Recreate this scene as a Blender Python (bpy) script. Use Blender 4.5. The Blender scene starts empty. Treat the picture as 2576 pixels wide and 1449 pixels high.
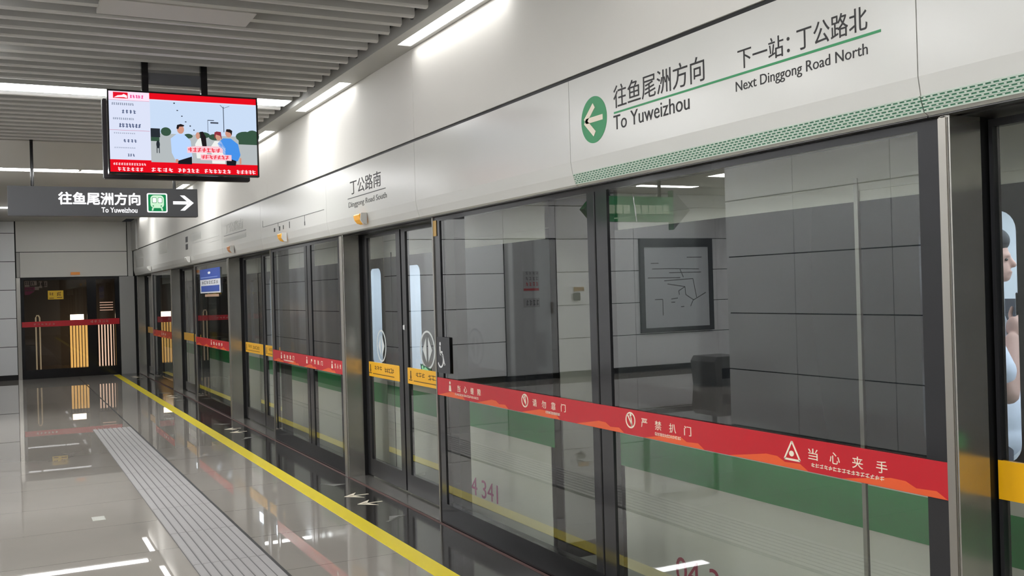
import bpy, bmesh, math, random
from mathutils import Vector, Matrix
random.seed(7)
S = bpy.context.scene
COL = S.collection

# ------------------------------------------------------------------ camera, world, exposure
cam_d = bpy.data.cameras.new('camera')
cam = bpy.data.objects.new('camera', cam_d)
COL.objects.link(cam)
cam_d.sensor_fit = 'HORIZONTAL'
cam_d.sensor_width = 36.0
cam_d.lens = 2517.26 / 2576 * 36.0
cam_d.clip_start = 0.05
cam_d.clip_end = 200
R0 = Vector((0.889725251, -0.455607338, -0.0284768558))      # right
R1 = Vector((-0.0249294653, 0.0137945986, -0.999594033))     # down
R2 = Vector((0.455815204, 0.890073964, 0.000915355))         # forward
M = Matrix((R0, -R1, -R2)).transposed().to_4x4()
M.translation = Vector((0, 0, 1.6))
cam.matrix_world = M
S.camera = cam
S.view_settings.view_transform = 'Standard'
S.view_settings.look = 'None'
S.view_settings.gamma = 1.0
S.view_settings.use_curve_mapping = False
S.view_settings.exposure = 0.86
S.cycles.use_denoising = True
S.cycles.max_bounces = 10
S.cycles.transparent_max_bounces = 16
S.cycles.sample_clamp_indirect = 6.0
W = bpy.data.worlds.new('world')
S.world = W
W.use_nodes = True
W.node_tree.nodes['Background'].inputs[0].default_value = (0.6, 0.62, 0.65, 1)
W.node_tree.nodes['Background'].inputs[1].default_value = 0.01
COVE_LAMP = 6.0   # strength of the lamps in the soffit
STRIP_LAMP = 18.0  # strength of the wide ceiling strips

# ------------------------------------------------------------------ materials
def lin(c):
    out = []
    for v in c:
        v = v / 255.0
        out.append(v / 12.92 if v <= 0.04045 else ((v + 0.055) / 1.055) ** 2.4)
    return tuple(out) + (1.0,)

MATS = {}
def mat(name, rgb, rough=0.5, metal=0.0, spec=0.5, emit=0.0, noise=0.0, nscale=8.0, coat=0.0):
    if name in MATS:
        return MATS[name]
    m = bpy.data.materials.new(name)
    m.use_nodes = True
    nt = m.node_tree
    b = nt.nodes['Principled BSDF']
    b.inputs['Base Color'].default_value = lin(rgb)
    b.inputs['Roughness'].default_value = rough
    b.inputs['Metallic'].default_value = metal
    b.inputs['Specular IOR Level'].default_value = spec
    b.inputs['Coat Weight'].default_value = coat
    b.inputs['Coat Roughness'].default_value = 0.05
    if emit:
        b.inputs['Emission Color'].default_value = lin(rgb)
        b.inputs['Emission Strength'].default_value = emit
    if noise:
        tc = nt.nodes.new('ShaderNodeTexCoord')
        n = nt.nodes.new('ShaderNodeTexNoise')
        n.inputs['Scale'].default_value = nscale
        n.inputs['Detail'].default_value = 4
        nt.links.new(tc.outputs['Object'], n.inputs['Vector'])
        mx = nt.nodes.new('ShaderNodeMix')
        mx.data_type = 'RGBA'
        a = lin(rgb)
        mx.inputs[6].default_value = tuple(v * (1 - noise) for v in a[:3]) + (1,)
        mx.inputs[7].default_value = tuple(min(1, v * (1 + noise)) for v in a[:3]) + (1,)
        nt.links.new(n.outputs['Fac'], mx.inputs[0])
        nt.links.new(mx.outputs[2], b.inputs['Base Color'])
    MATS[name] = m
    return m

def lampmat(name, rgb, strength):
    if name in MATS:
        return MATS[name]
    m = bpy.data.materials.new(name)
    m.use_nodes = True
    nt = m.node_tree
    nt.nodes.clear()
    o = nt.nodes.new('ShaderNodeOutputMaterial')
    e = nt.nodes.new('ShaderNodeEmission')
    e.inputs[0].default_value = lin(rgb)
    e.inputs[1].default_value = strength
    nt.links.new(e.outputs[0], o.inputs[0])
    MATS[name] = m
    return m

def glass(name, tint, ior=1.75, rough=0.0):
    """Thin glazing: tinted see-through plus a mirror reflection that follows Fresnel on the outer face."""
    if name in MATS:
        return MATS[name]
    m = bpy.data.materials.new(name)
    m.use_nodes = True
    nt = m.node_tree
    nt.nodes.clear()
    o = nt.nodes.new('ShaderNodeOutputMaterial')
    t = nt.nodes.new('ShaderNodeBsdfTransparent')
    t.inputs[0].default_value = lin(tint)
    g = nt.nodes.new('ShaderNodeBsdfGlossy')
    g.inputs['Roughness'].default_value = rough
    g.inputs[0].default_value = (1, 1, 1, 1)
    f = nt.nodes.new('ShaderNodeFresnel')
    f.inputs[0].default_value = ior
    geo = nt.nodes.new('ShaderNodeNewGeometry')
    inv = nt.nodes.new('ShaderNodeMath')
    inv.operation = 'SUBTRACT'
    inv.inputs[0].default_value = 1.0
    mul = nt.nodes.new('ShaderNodeMath')
    mul.operation = 'MULTIPLY'
    nt.links.new(geo.outputs['Backfacing'], inv.inputs[1])
    nt.links.new(f.outputs[0], mul.inputs[0])
    nt.links.new(inv.outputs[0], mul.inputs[1])
    mx = nt.nodes.new('ShaderNodeMixShader')
    nt.links.new(mul.outputs[0], mx.inputs[0])
    nt.links.new(t.outputs[0], mx.inputs[1])
    nt.links.new(g.outputs[0], mx.inputs[2])
    nt.links.new(mx.outputs[0], o.inputs[0])
    MATS[name] = m
    return m

def floor_mat():
    """Polished stone tiles: seams every 0.914 m across the platform and a few seams along it."""
    m = bpy.data.materials.new('polished_floor_tile')
    m.use_nodes = True
    nt = m.node_tree
    L = nt.links
    b = nt.nodes['Principled BSDF']
    tc = nt.nodes.new('ShaderNodeTexCoord')
    sep = nt.nodes.new('ShaderNodeSeparateXYZ')
    L.new(tc.outputs['Object'], sep.inputs[0])
    def mth(op, a, bb=None):
        n = nt.nodes.new('ShaderNodeMath')
        n.operation = op
        for i, v in enumerate((a, bb)):
            if v is None:
                continue
            if isinstance(v, (int, float)):
                n.inputs[i].default_value = v
            else:
                L.new(v, n.inputs[i])
        return n.outputs[0]
    def line(sock, off, period, w):
        q = mth('ADD', sock, 100 * period - off + period / 2)
        q = mth('MODULO', q, period)
        q = mth('ABSOLUTE', mth('SUBTRACT', q, period / 2))
        return mth('LESS_THAN', q, w / 2)
    a = line(sep.outputs[1], 7.56, 0.914, 0.006)
    c = line(sep.outputs[0], 0.165, 1.97, 0.009)
    s = mth('MAXIMUM', a, c)
    n = nt.nodes.new('ShaderNodeTexNoise')
    n.inputs['Scale'].default_value = 1.6
    n.inputs['Detail'].default_value = 6
    L.new(tc.outputs['Object'], n.inputs['Vector'])
    mx = nt.nodes.new('ShaderNodeMix')
    mx.data_type = 'RGBA'
    mx.inputs[6].default_value = lin((146, 141, 133))
    mx.inputs[7].default_value = lin((158, 152, 144))
    L.new(n.outputs['Fac'], mx.inputs[0])
    m2 = nt.nodes.new('ShaderNodeMix')
    m2.data_type = 'RGBA'
    L.new(s, m2.inputs[0])
    L.new(mx.outputs[2], m2.inputs[6])
    m2.inputs[7].default_value = lin((108, 103, 96))
    L.new(m2.outputs[2], b.inputs['Base Color'])
    b.inputs['Roughness'].default_value = 0.012
    b.inputs['Specular IOR Level'].default_value = 0.5
    return m

end_w = mat('cream_enamel_panel', (206, 204, 197), rough=0.25, noise=0.015, nscale=0.7)
panel_w = mat('white_enamel_panel', (230, 231, 232), rough=0.22, noise=0.015, nscale=0.7)
head_w = mat('white_gloss_header', (208, 207, 201), rough=0.22, noise=0.01, nscale=0.6)
upper_w = mat('white_satin_wall', (216, 213, 206), rough=0.62, spec=0.18, noise=0.01, nscale=0.6)
grey_panel = mat('grey_enamel_panel', (150, 149, 146), rough=0.35)
seam_b = mat('dark_joint', (22, 22, 22), rough=0.8)
soffit_m = mat('painted_soffit', (176, 175, 170), rough=0.5)
baffle_m = mat('painted_baffle', (186, 184, 180), rough=0.42, noise=0.03, nscale=1.5)
plenum_m = mat('dark_plenum', (64, 63, 62), rough=0.9)
ceil_m = mat('ceiling_panel', (178, 175, 168), rough=0.5)
steel = mat('brushed_steel', (178, 175, 168), rough=0.2, metal=0.8, noise=0.04, nscale=40)
steel_l = mat('bright_steel', (172, 168, 160), rough=0.32, metal=.9)
steel_d = mat('dark_steel', (92, 91, 90), rough=0.35, metal=0.7)
frame_m = mat('dark_glass_border', (40, 40, 42), rough=0.12)
leaf_m = mat('dark_door_frame', (52, 52, 54), rough=0.25, metal=0.3)
black_m = mat('black_rubber', (9, 9, 10), rough=0.5)
black_g = mat('black_gloss', (20, 20, 22), rough=0.12)
pane_m = glass('screen_glass', (242, 245, 244), 2.0)
pane_end = glass('end_door_glass', (225, 220, 215), 1.45)
tw_glass = glass('train_window_glass', (240, 243, 246), 1.4)
granite = mat('dark_granite', (50, 48, 46), rough=0.09, noise=0.25, nscale=60)
yellow_m = mat('yellow_tape', (226, 205, 24), rough=0.35)
tact_m = mat('grey_tactile_tile', (150, 147, 145), rough=0.55, noise=0.06, nscale=30)
tact_l = mat('grey_tactile_groove', (96, 94, 93), rough=0.7)
red_m = mat('red_film', (192, 30, 42), rough=0.25)
orange_m = mat('orange_film', (226, 92, 48), rough=0.25)
amber_m = mat('amber_film', (240, 178, 20), rough=0.3)
cream_m = mat('cream_print', (238, 226, 205), rough=0.4)
ink_m = mat('dark_print', (26, 24, 24), rough=0.5)
brown_m = mat('brown_print', (110, 72, 14), rough=0.5)
grey_ink = mat('grey_print', (92, 92, 90), rough=0.5)
pale_ink = mat('pale_grey_print', (162, 162, 156), rough=0.5)
white_m = mat('white_print', (240, 240, 240), rough=0.4)
green_m = mat('green_print', (38, 140, 84), rough=0.4)
green_d = mat('dark_green_print', (20, 84, 56), rough=0.35)
train_w = mat('train_white_paint', (214, 210, 196), rough=0.3)
train_g = mat('train_green_stripe', (44, 138, 74), rough=0.3)
train_dark = mat('train_window_band', (34, 36, 40), rough=0.08)
magenta_m = mat('magenta_number', (168, 36, 110), rough=0.4)
crim_m = mat('crimson_number', (160, 28, 64), rough=0.4)
lamp_m = lampmat('lamp_diffuser', (250, 250, 250), COVE_LAMP)
strip_m = lampmat('strip_diffuser', (249, 250, 251), STRIP_LAMP)
floor_m = floor_mat()

# ------------------------------------------------------------------ mesh helpers
ORG = {}
class MB:
    def __init__(s):
        s.bm = bmesh.new()
    def box(s, x0, x1, y0, y1, z0, z1):
        bm = s.bm
        v = [bm.verts.new((x, y, z)) for x in (x0, x1) for y in (y0, y1) for z in (z0, z1)]
        for f in ((0, 1, 3, 2), (4, 6, 7, 5), (0, 4, 5, 1), (2, 3, 7, 6), (0, 2, 6, 4), (1, 5, 7, 3)):
            bm.faces.new([v[i] for i in f])
        return s
    def prism(s, pts, a0, a1, ax):
        """extrude a 2D outline along axis ax ('x': pts are (y,z); 'y': (x,z); 'z': (x,y))"""
        def p(q, a):
            return {'x': (a, q[0], q[1]), 'y': (q[0], a, q[1]), 'z': (q[0], q[1], a)}[ax]
        bm = s.bm
        A = [bm.verts.new(p(q, a0)) for q in pts]
        B = [bm.verts.new(p(q, a1)) for q in pts]
        n = len(pts)
        fs = [bm.faces.new(A), bm.faces.new(B[::-1])]
        for i in range(n):
            fs.append(bm.faces.new((A[i], B[i], B[(i + 1) % n], A[(i + 1) % n])))
        bmesh.ops.recalc_face_normals(bm, faces=fs)
        return s
    def tube(s, pts, r, n=12, r1=None):
        """round bar along a polyline"""
        bm = s.bm
        P = [Vector(p) for p in pts]
        rings = []
        for i, p in enumerate(P):
            d = (P[min(i + 1, len(P) - 1)] - P[max(i - 1, 0)]).normalized()
            up = Vector((0, 0, 1)) if abs(d.z) < 0.9 else Vector((1, 0, 0))
            a = d.cross(up).normalized()
            b = d.cross(a)
            rr = r if r1 is None else r + (r1 - r) * i / (len(P) - 1)
            rings.append([bm.verts.new(p + rr * (math.cos(2 * math.pi * k / n) * a + math.sin(2 * math.pi * k / n) * b)) for k in range(n)])
        fs = [bm.faces.new(rings[0]), bm.faces.new(rings[-1][::-1])]
        for i in range(len(rings) - 1):
            for k in range(n):
                fs.append(bm.faces.new((rings[i][k], rings[i][(k + 1) % n], rings[i + 1][(k + 1) % n], rings[i + 1][k])))
        bmesh.ops.recalc_face_normals(bm, faces=fs)
        return s
    def ring(s, outer, inner, a0, a1, ax):
        """plate with a hole: outer and inner outlines with the same point count"""
        def p(q, a):
            return {'x': (a, q[0], q[1]), 'y': (q[0], a, q[1]), 'z': (q[0], q[1], a)}[ax]
        bm = s.bm
        n = len(outer)
        V = [[bm.verts.new(p(q, a)) for q in o] for o in (outer, inner) for a in (a0, a1)]
        fs = []
        for i in range(n):
            j = (i + 1) % n
            for a, b in ((0, 2), (1, 3), (0, 1), (2, 3)):
                fs.append(bm.faces.new((V[a][i], V[a][j], V[b][j], V[b][i])))
        bmesh.ops.recalc_face_normals(bm, faces=fs)
        return s
    def build(s, name, m, parent=None, bevel=0.0, smooth=False):
        if bevel:
            bmesh.ops.bevel(s.bm, geom=s.bm.edges[:], offset=bevel, segments=2, affect='EDGES', clamp_overlap=True)
        me = bpy.data.meshes.new(name)
        s.bm.to_mesh(me)
        s.bm.free()
        return link(name, me, m, parent, smooth)

def link(name, me, m, parent=None, smooth=False):
    me.materials.clear()
    me.materials.append(m)
    o = bpy.data.objects.new(name, me)
    COL.objects.link(o)
    if smooth:
        for p in me.polygons:
            p.use_smooth = True
    if parent is None:
        co = [v.co for v in me.vertices]
        org = Vector(((min(c.x for c in co) + max(c.x for c in co)) / 2, (min(c.y for c in co) + max(c.y for c in co)) / 2, min(c.z for c in co)))
        me.transform(Matrix.Translation(-org))
        o.location = org
        ORG[o.name] = org
    else:
        org = ORG[parent.name]
        me.transform(Matrix.Translation(-org))
        o.parent = parent
        ORG[o.name] = org
    return o

def tag(o, label, cat, group=None):
    o['label'] = label
    o['category'] = cat
    if group:
        o['group'] = group
    return o
def struct(o):
    o['kind'] = 'structure'
    return o
def thing(name, loc, label=None, cat=None, group=None):
    o = bpy.data.objects.new(name, None)
    COL.objects.link(o)
    o.empty_display_size = 0.1
    o.location = loc
    ORG[o.name] = Vector(loc)
    if label:
        tag(o, label, cat, group)
    return o
def bx(name, m, parent, *c, bevel=0.0):
    return MB().box(*c).build(name, m, parent, bevel)
def rrect(u0, u1, v0, v1, r, n=6):
    pts = []
    for cx, cy, a0 in ((u1 - r, v1 - r, 0), (u0 + r, v1 - r, 90), (u0 + r, v0 + r, 180), (u1 - r, v0 + r, 270)):
        for k in range(n + 1):
            a = math.radians(a0 + 90 * k / n)
            pts.append((cx + r * math.cos(a), cy + r * math.sin(a)))
    return pts
def outer_of(u0, u1, v0, v1, n=6):
    pts = []
    for (cx, cy) in ((u1, v1), (u0, v1), (u0, v0), (u1, v0)):
        for k in range(n + 1):
            pts.append((cx, cy))
    # spread the points a little along the edges so that no face is degenerate
    out = []
    for q, (cx, cy) in enumerate(((u1, v1), (u0, v1), (u0, v0), (u1, v0))):
        for k in range(n + 1):
            t = (k / n - 0.5) * 0.02
            d = ((0, 1), (-1, 0), (0, -1), (1, 0))[q]
            e = ((-1, 0), (0, -1), (1, 0), (0, 1))[q]
            if t < 0:
                out.append((cx + d[0] * t, cy + d[1] * t))
            else:
                out.append((cx + e[0] * t, cy + e[1] * t))
    return out
def circle(cu, cv, ru, rv=None, n=32):
    rv = rv or ru
    return [(cu + ru * math.cos(2 * math.pi * k / n), cv + rv * math.sin(2 * math.pi * k / n)) for k in range(n)]

# flat marks on a plane: 'H' faces -x (pos = (X, u, v), u runs towards -y), 'S' faces -y (pos = (u, Y, v)), 'F' lies on the floor
def flat(name, polys, plane, at_, m, parent, th=0.0015):
    b = MB()
    for p in polys:
        if plane == 'H':
            b.prism(p, at_, at_ - th, 'x')
        elif plane == 'S':
            b.prism(p, at_, at_ - th, 'y')
        else:
            b.prism(p, at_, at_ + th, 'z')
    return b.build(name, m, parent)
def rect(u0, u1, v0, v1):
    return [(u0, v0), (u1, v0), (u1, v1), (u0, v1)]
def stroke(p, q, w):
    d = Vector((q[0] - p[0], q[1] - p[1]))
    n = Vector((-d.y, d.x)).normalized() * w / 2
    return [(p[0] + n.x, p[1] + n.y), (q[0] + n.x, q[1] + n.y), (q[0] - n.x, q[1] - n.y), (p[0] - n.x, p[1] - n.y)]

def text(name, body, plane, at_, u0, u1, v0, v1, m, parent, fat=0.0, spacing=1.0, th=0.0015):
    """lettering fitted to the box u0..u1 (left to right), v0..v1"""
    c = bpy.data.curves.new('lettering', 'FONT')
    c.body = body
    c.space_character = spacing
    c.resolution_u = 4
    o = bpy.data.objects.new('lettering', c)
    COL.objects.link(o)
    dg = bpy.context.evaluated_depsgraph_get()
    me = bpy.data.meshes.new_from_object(o.evaluated_get(dg))
    bpy.data.objects.remove(o)
    bpy.data.curves.remove(c)
    xs = [v.co.x for v in me.vertices]
    ys = [v.co.y for v in me.vertices]
    x0, x1, y0, y1 = min(xs), max(xs), min(ys), max(ys)
    bm = bmesh.new()
    bm.from_mesh(me)
    for v in bm.verts:
        u = u0 + (v.co.x - x0) / (x1 - x0) * (u1 - u0)
        w = v0 + (v.co.y - y0) / max(1e-6, y1 - y0) * (v1 - v0)
        if plane == 'H':
            v.co = (at_ - th, u, w)
        elif plane == 'S':
            v.co = (u, at_ - th, w)
        else:
            v.co = (u, w, at_ + th)
    if fat:
        base = bm.faces[:]
        for k in range(8):
            q = bmesh.ops.duplicate(bm, geom=base)
            a = k * math.pi / 4
            dv = Vector((0, math.cos(a) * fat, math.sin(a) * fat)) if plane == 'H' else Vector((math.cos(a) * fat, 0, math.sin(a) * fat))
            bmesh.ops.translate(bm, verts=[g for g in q['geom'] if isinstance(g, bmesh.types.BMVert)], vec=dv)
    r = bmesh.ops.extrude_face_region(bm, geom=bm.faces[:])
    d = {'H': Vector((th, 0, 0)), 'S': Vector((0, th, 0)), 'F': Vector((0, 0, -th))}[plane]
    bmesh.ops.translate(bm, verts=[g for g in r['geom'] if isinstance(g, bmesh.types.BMVert)], vec=d)
    bmesh.ops.recalc_face_normals(bm, faces=bm.faces)
    bm.to_mesh(me)
    bm.free()
    return link(name, me, m, parent)
def scribble(u0, u1, v0, v1, n, wide=0.6):
    """blurred print no one can read: a row of small stroke clusters"""
    polys = []
    cw = (u1 - u0) / n
    for i in range(n):
        a, b = u0 + cw * i, u0 + cw * (i + wide)
        h = v1 - v0
        w = abs(h) * 0.16
        polys.append(stroke((a, v0 + h * random.uniform(.55, .9)), (b, v0 + h * random.uniform(.6, .95)), w))
        polys.append(stroke((a, v0 + h * random.uniform(.1, .35)), (b, v0 + h * random.uniform(.1, .4)), w))
        k = random.uniform(0.15, 0.85)
        polys.append(stroke((a + (b - a) * k, v0), (a + (b - a) * random.uniform(.2, .8), v1), w))
    return polys

XP, XD = 2.68, 2.84            # front of the fixed screens, front of the sliding leaves
XH = 2.61                      # front of the header above them
XT = 3.05                      # side of the train
YE = 23.2                      # end wall
ZC = 3.30                      # ceiling

# ------------------------------------------------------------------ setting: floor, walls, ceiling
struct(bx('floor', floor_m, None, -7.6, 2.255, -7, 23.6, -0.2, 0.0))
tr = struct(bx('trim_1', granite, None, 2.255, XP + 0.02, -7, YE, -0.2, 0.0))
bx('trim_2', mat('reddish_seal', (92, 66, 62), rough=0.5), None, XP - 0.022, XP - 0.004, -2, YE, 0.0, 0.004)
struct(bpy.data.objects['trim_2'])

def panel_wall(name, horiz, a0, a1, fixed, thick, zs, m, joints, parent=None):
    """enamel panels with open joints in front of a dark backing; fixed is the front plane"""
    root = parent
    b = MB()
    js = [a0] + joints + [a1]
    for i in range(len(js) - 1):
        for k in range(len(zs) - 1):
            c0, c1 = js[i] + 0.005, js[i + 1] - 0.005
            z0, z1 = zs[k] + 0.006, zs[k + 1] - 0.006
            if horiz == 'x':
                b.box(c0, c1, min(fixed, fixed + thick), max(fixed, fixed + thick), z0, z1)
            else:
                b.box(min(fixed, fixed + thick), max(fixed, fixed + thick), c0, c1, z0, z1)
    return b.build(name, m, root)

ZS = [0.10, 0.69, 1.28, 1.87, 2.46, 3.05, 3.30]
def frange(a, b, s):
    out = []
    while a < b - 0.3:
        out.append(a)
        a += s
    return out
# near part of the opposite wall
w = struct(bx('wall_left', seam_b, None, -1.75, -1.52, -7, 8.40, 0, ZC))
panel_wall('wall_panel', 'y', -7, 8.40, -1.52, 0.02, ZS, panel_w, frange(-5.8, 8.40, 1.2), w)
panel_wall('wall_panel', 'x', -1.75, -1.50, 8.40, 0.02, ZS, panel_w, [], w)
# recess with the cross wall
w = struct(bx('wall_back', seam_b, None, -7.6, -0.12, 15.42, 15.6, 0, ZC))
panel_wall('wall_panel', 'x', -7.6, -3.40, 15.42, -0.02, ZS, panel_w, [-6.95, -5.05, -4.22], w)
panel_wall('wall_panel', 'x', -2.36, -0.10, 15.42, -0.02, ZS, panel_w, [-1.25], w)
panel_wall('wall_panel', 'x', -3.40, -2.36, 15.42, -0.02, [2.47, 3.05, 3.30], panel_w, [], w)
w = struct(bx('wall_far_left', seam_b, None, -0.30, -0.12, 15.6, YE, 0, ZC))
panel_wall('wall_panel', 'y', 15.44, YE, -0.12, 0.02, ZS, panel_w, frange(16.6, YE, 1.2), w)
struct(bx('wall_recess', panel_w, None, -7.8, -7.6, -7, 15.6, 0, ZC))
struct(bx('wall_near', panel_w, None, -7.8, 2.6, -7.2, -7.0, 0, ZC))
struct(bx('baseboard_left', black_m, None, -1.52, -1.495, -7, 8.41, 0, 0.095))
struct(bx('baseboard_back', black_m, None, -7.6, -0.10, 15.39, 15.42, 0, 0.095))

# end wall
w = struct(MB().box(-0.2, 0.385, YE + 0.03, YE + 0.2, 0, ZC).box(0.385, 2.31, YE + 0.03, YE + 0.2, 2.115, ZC).box(2.31, 3.0, YE + 0.03, YE + 0.2, 0, ZC).build('wall_end', seam_b))
panel_wall('wall_panel', 'x', -0.2, 0.305, YE, 0.03, ZS[:6] + [ZC], panel_w, [], w)
bx('wall_panel', end_w, w, 0.325, 2.485, YE, YE + 0.03, 2.662, ZC)
bx('wall_panel', end_w, w, 0.392, 2.485, YE, YE + 0.03, 2.125, 2.650)
bx('end_trim', soffit_m, w, 0.325, 0.386, YE, YE + 0.03, 2.125, 2.650)
bx('end_trim', soffit_m, w, 2.50, 2.60, YE - 0.03, YE + 0.03, 2.115, ZC)
bx('steel_jamb', steel, w, 0.312, 0.384, YE - 0.02, YE + 0.05, 0.0, 2.118)
bx('grey_column', grey_panel, w, 2.315, 2.62, YE - 0.02, YE + 0.03, 0.0, 2.112)
struct(bx('baseboard_end', black_m, None, -0.2, 0.31, YE - 0.005, YE + 0.03, 0, 0.095))

# ceiling: baffles across the platform, flat panels further on
ce = struct(thing('ceiling', (0.5, 4, ZC)))
bx('plenum', plenum_m, ce, -7.6, 2.40, -7, 11.66, ZC + 0.20, ZC + 0.24)
y = 11.55
skip = [(10.38, 10.63), (1.96, 2.21), (4.64, 4.89), (5.96, 6.21), (7.30, 7.55), (8.70, 8.96), (3.32, 3.58), (0.67, .92), (-2.06, -1.80)]
while y > -1.0:
    if not any(a - 0.03 < y < b + 0.03 for a, b in skip):
        b = MB()
        prof = [(y - 0.026, ZC + 0.15), (y - 0.026, ZC + 0.012), (y - 0.018, ZC + 0.002), (y, ZC), (y + 0.018, ZC + 0.002), (y + 0.026, ZC + 0.012), (y + 0.026, ZC + 0.15)]
        b.prism(prof, -7.5, 2.33, 'x')
        b.build('baffle', baffle_m, ce)
    elif 4.5 < y < 7.6 or 10.3 < y < 10.7:
        MB().prism([(y - 0.026, ZC + 0.15), (y - 0.026, ZC + 0.012), (y, ZC), (y + 0.026, ZC + 0.012), (y + 0.026, ZC + 0.15)], -0.04 if y < 8 else -4.68, 2.33, 'x').build('baffle', baffle_m, ce)
    y -= 0.2215
bx('hanger_rail', plenum_m, ce, 2.34, 2.352, -1, 11.6, ZC + 0.05, ZC + 0.09)
for i in range(10):
    yy = 11.4 - i * 1.107
    bx('hanger_strap', black_m, ce, 2.345, 2.357, yy - .01, yy + .01, ZC + 0.01, ZC + 0.2)
b = MB()
for a, c in ((11.66, 12.22), (12.78, 14.07), (14.39, 19.80), (20.14, YE + 0.03)):
    b.box(-7.6, 2.40, a, c, ZC, ZC + 0.05)
b.box(-4.68, 2.40, 12.22, 12.78, ZC, ZC + 0.05)
b.build('flat_panel', ceil_m, ce)
bx('flat_panel', plenum_m, ce, -7.6, 2.40, 11.8, 20.2, ZC + 0.06, ZC + 0.08)
bx('access_panel', ceil_m, ce, 0.55, 1.42, 6.03, 6.35, ZC - 0.004, ZC + 0.02)

# soffit with the cove lights and the long wall panel above the doors
COVE = [(-2.8, -1.4), (-0.2, 1.2), (2.4, 3.8), (5.02, 6.47), (7.775, 9.14), (10.31, 11.70), (12.90, 14.25), (15.5, 16.8), (18.1, 19.4), (20.6, 21.9)]
b = MB().box(2.405, 2.478, -7, 22.35, ZC, ZC + 0.09).box(2.580, XH + 0.02, -7, 22.35, ZC, ZC + 0.09)
e0 = -7
for a, c in COVE + [(22.35, 23)]:
    b.box(2.478, 2.580, e0, a, ZC, ZC + 0.09)
    e0 = c
so = struct(b.build('trim_3', soffit_m))
wr = struct(thing('wall_right', (XH, 8, 2.66)))
js = [-7, -2.1, 2.23, 6.54, 10.85, 15.16, 19.4, 22.3]
b = MB()
for i in range(len(js) - 1):
    b.box(XH + 0.002, XH + 0.05, js[i] + 0.0015, js[i + 1] - 0.0015, 2.672, ZC - .001)
b.build('wall_panel', upper_w, wr)
bx('wall_core', black_m, wr, XH + .06, XH + .30, -7, YE, 2.664, 3.6)
struct(bx('trim_7', black_m, None, XP + .025, XP + .20, -7, YE, 2.165, 2.655))
bx('end_return', soffit_m, wr, XH - 0.03, XH + 0.03, 22.36, YE, 2.664, ZC)

# ------------------------------------------------------------------ lamps
def cove_light(y0, y1, label):
    t = thing('cove_light', (2.53, (y0 + y1) / 2, ZC), label, 'light', 'lamps in the soffit over the platform doors')
    MB().ring([(2.4785, y0 + .0005), (2.5795, y0 + .0005), (2.5795, y1 - .0005), (2.4785, y1 - .0005)], [(2.481, y0 + .003), (2.577, y0 + .003), (2.577, y1 - .003), (2.481, y1 - .003)], ZC + 0.002, ZC + 0.04, 'z').build('frame', soffit_m, t)
    bx('diffuser', lamp_m, t, 2.481, 2.577, y0 + .003, y1 - .003, ZC + 0.022, ZC + 0.03)
    return t
cove_light(5.02, 6.47, 'cove lamp cut by the top edge of the photo, nearest one in view')
cove_light(7.775, 9.14, 'whole cove lamp just above and right of the hanging television')
cove_light(10.31, 11.70, 'cove lamp half hidden behind the right edge of the television')
cove_light(12.90, 14.25, 'cove lamp hidden by the television, first one beyond it')
cove_light(15.5, 16.8, 'small cove lamp showing above the right end of the hanging direction sign')
cove_light(18.1, 19.4, 'tiny cove lamp at the top edge of the hanging direction sign')
cove_light(20.6, 21.9, 'farthest cove lamp, peeping out under the hanging direction sign')
for y0, l in ((2.4, 'cove lamp over the near screen, above the photo'), (-0.2, 'cove lamp beside the photographer'), (-2.8, 'cove lamp behind the photographer')):
    cove_light(y0, y0 + 1.4, l)

def strip_light(x0, x1, y0, y1, label):
    t = thing('strip_light', ((x0 + x1) / 2, (y0 + y1) / 2, ZC), label, 'light', 'strip lamps across the ceiling')
    bx('housing', soffit_m, t, x0, x1, y0 - 0.02, y1 + 0.02, ZC + 0.014, ZC + 0.08)
    bx('diffuser', strip_m, t, x0 + 0.01, x1 - 0.02, y0, y1, ZC + 0.002, ZC + 0.014)
strip_light(-1.2, 2.34, 8.725, 8.935, 'long strip lamp among the baffles, passing behind the television')
strip_light(-7.4, -1.23, 8.725, 8.935, 'strip lamp over the recess, continuing the one behind the television')
strip_light(1.0, 2.38, 14.12, 14.34, 'short strip lamp in the flat ceiling, its left end by the television')
strip_light(-2.4, 0.97, 14.12, 14.34, 'strip lamp crossing the ceiling behind the thin pole of the direction sign')
strip_light(-5.6, -4.4, 14.12, 14.34, 'strip lamp deep in the recess before the cross wall')
strip_light(-0.1, 2.38, 19.88, 20.05, 'farthest strip lamp, showing left of the hanging direction sign')
strip_light(-1.4, 0.9, 3.345, 3.555, 'strip lamp ahead of the photographer, above the photo')
strip_light(-1.4, 0.9, 0.69, 0.90, 'unseen fill strip added right above the photographer')  # fill light added overhead, no known fixture
strip_light(-0.95, -0.06, 5.98, 6.19, 'added fill strip beside the wide wall, left of the photo')  # unseen fill added to brighten the header
strip_light(-7.4, -4.7, 10.4, 10.61, 'added fill strip in the recess nearest the wide wall, outside the photo')  # out of sight, added to light the cross wall
strip_light(-7.4, -4.7, 12.25, 12.75, 'added fill strip in the middle of the recess, outside the photo')  # extra wide fill lamp added to brighten the recess
strip_light(-0.95, -0.06, 4.66, 4.87, 'added fill strip beside the wide wall, one nearer than the first, left of the photo')  # added out of view to raise the ambient light
strip_light(-0.95, -0.06, 7.32, 7.53, 'added fill strip at the end of the wide wall, left of the photo')  # another added fill lamp, out of view
strip_light(-0.95, 0.9, 1.98, 2.19, 'unseen fill strip added left of the photographer')  # added near the camera as fill light
strip_light(-1.4, 0.9, -2.035, -1.825, 'strip lamp behind the photographer')

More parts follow.
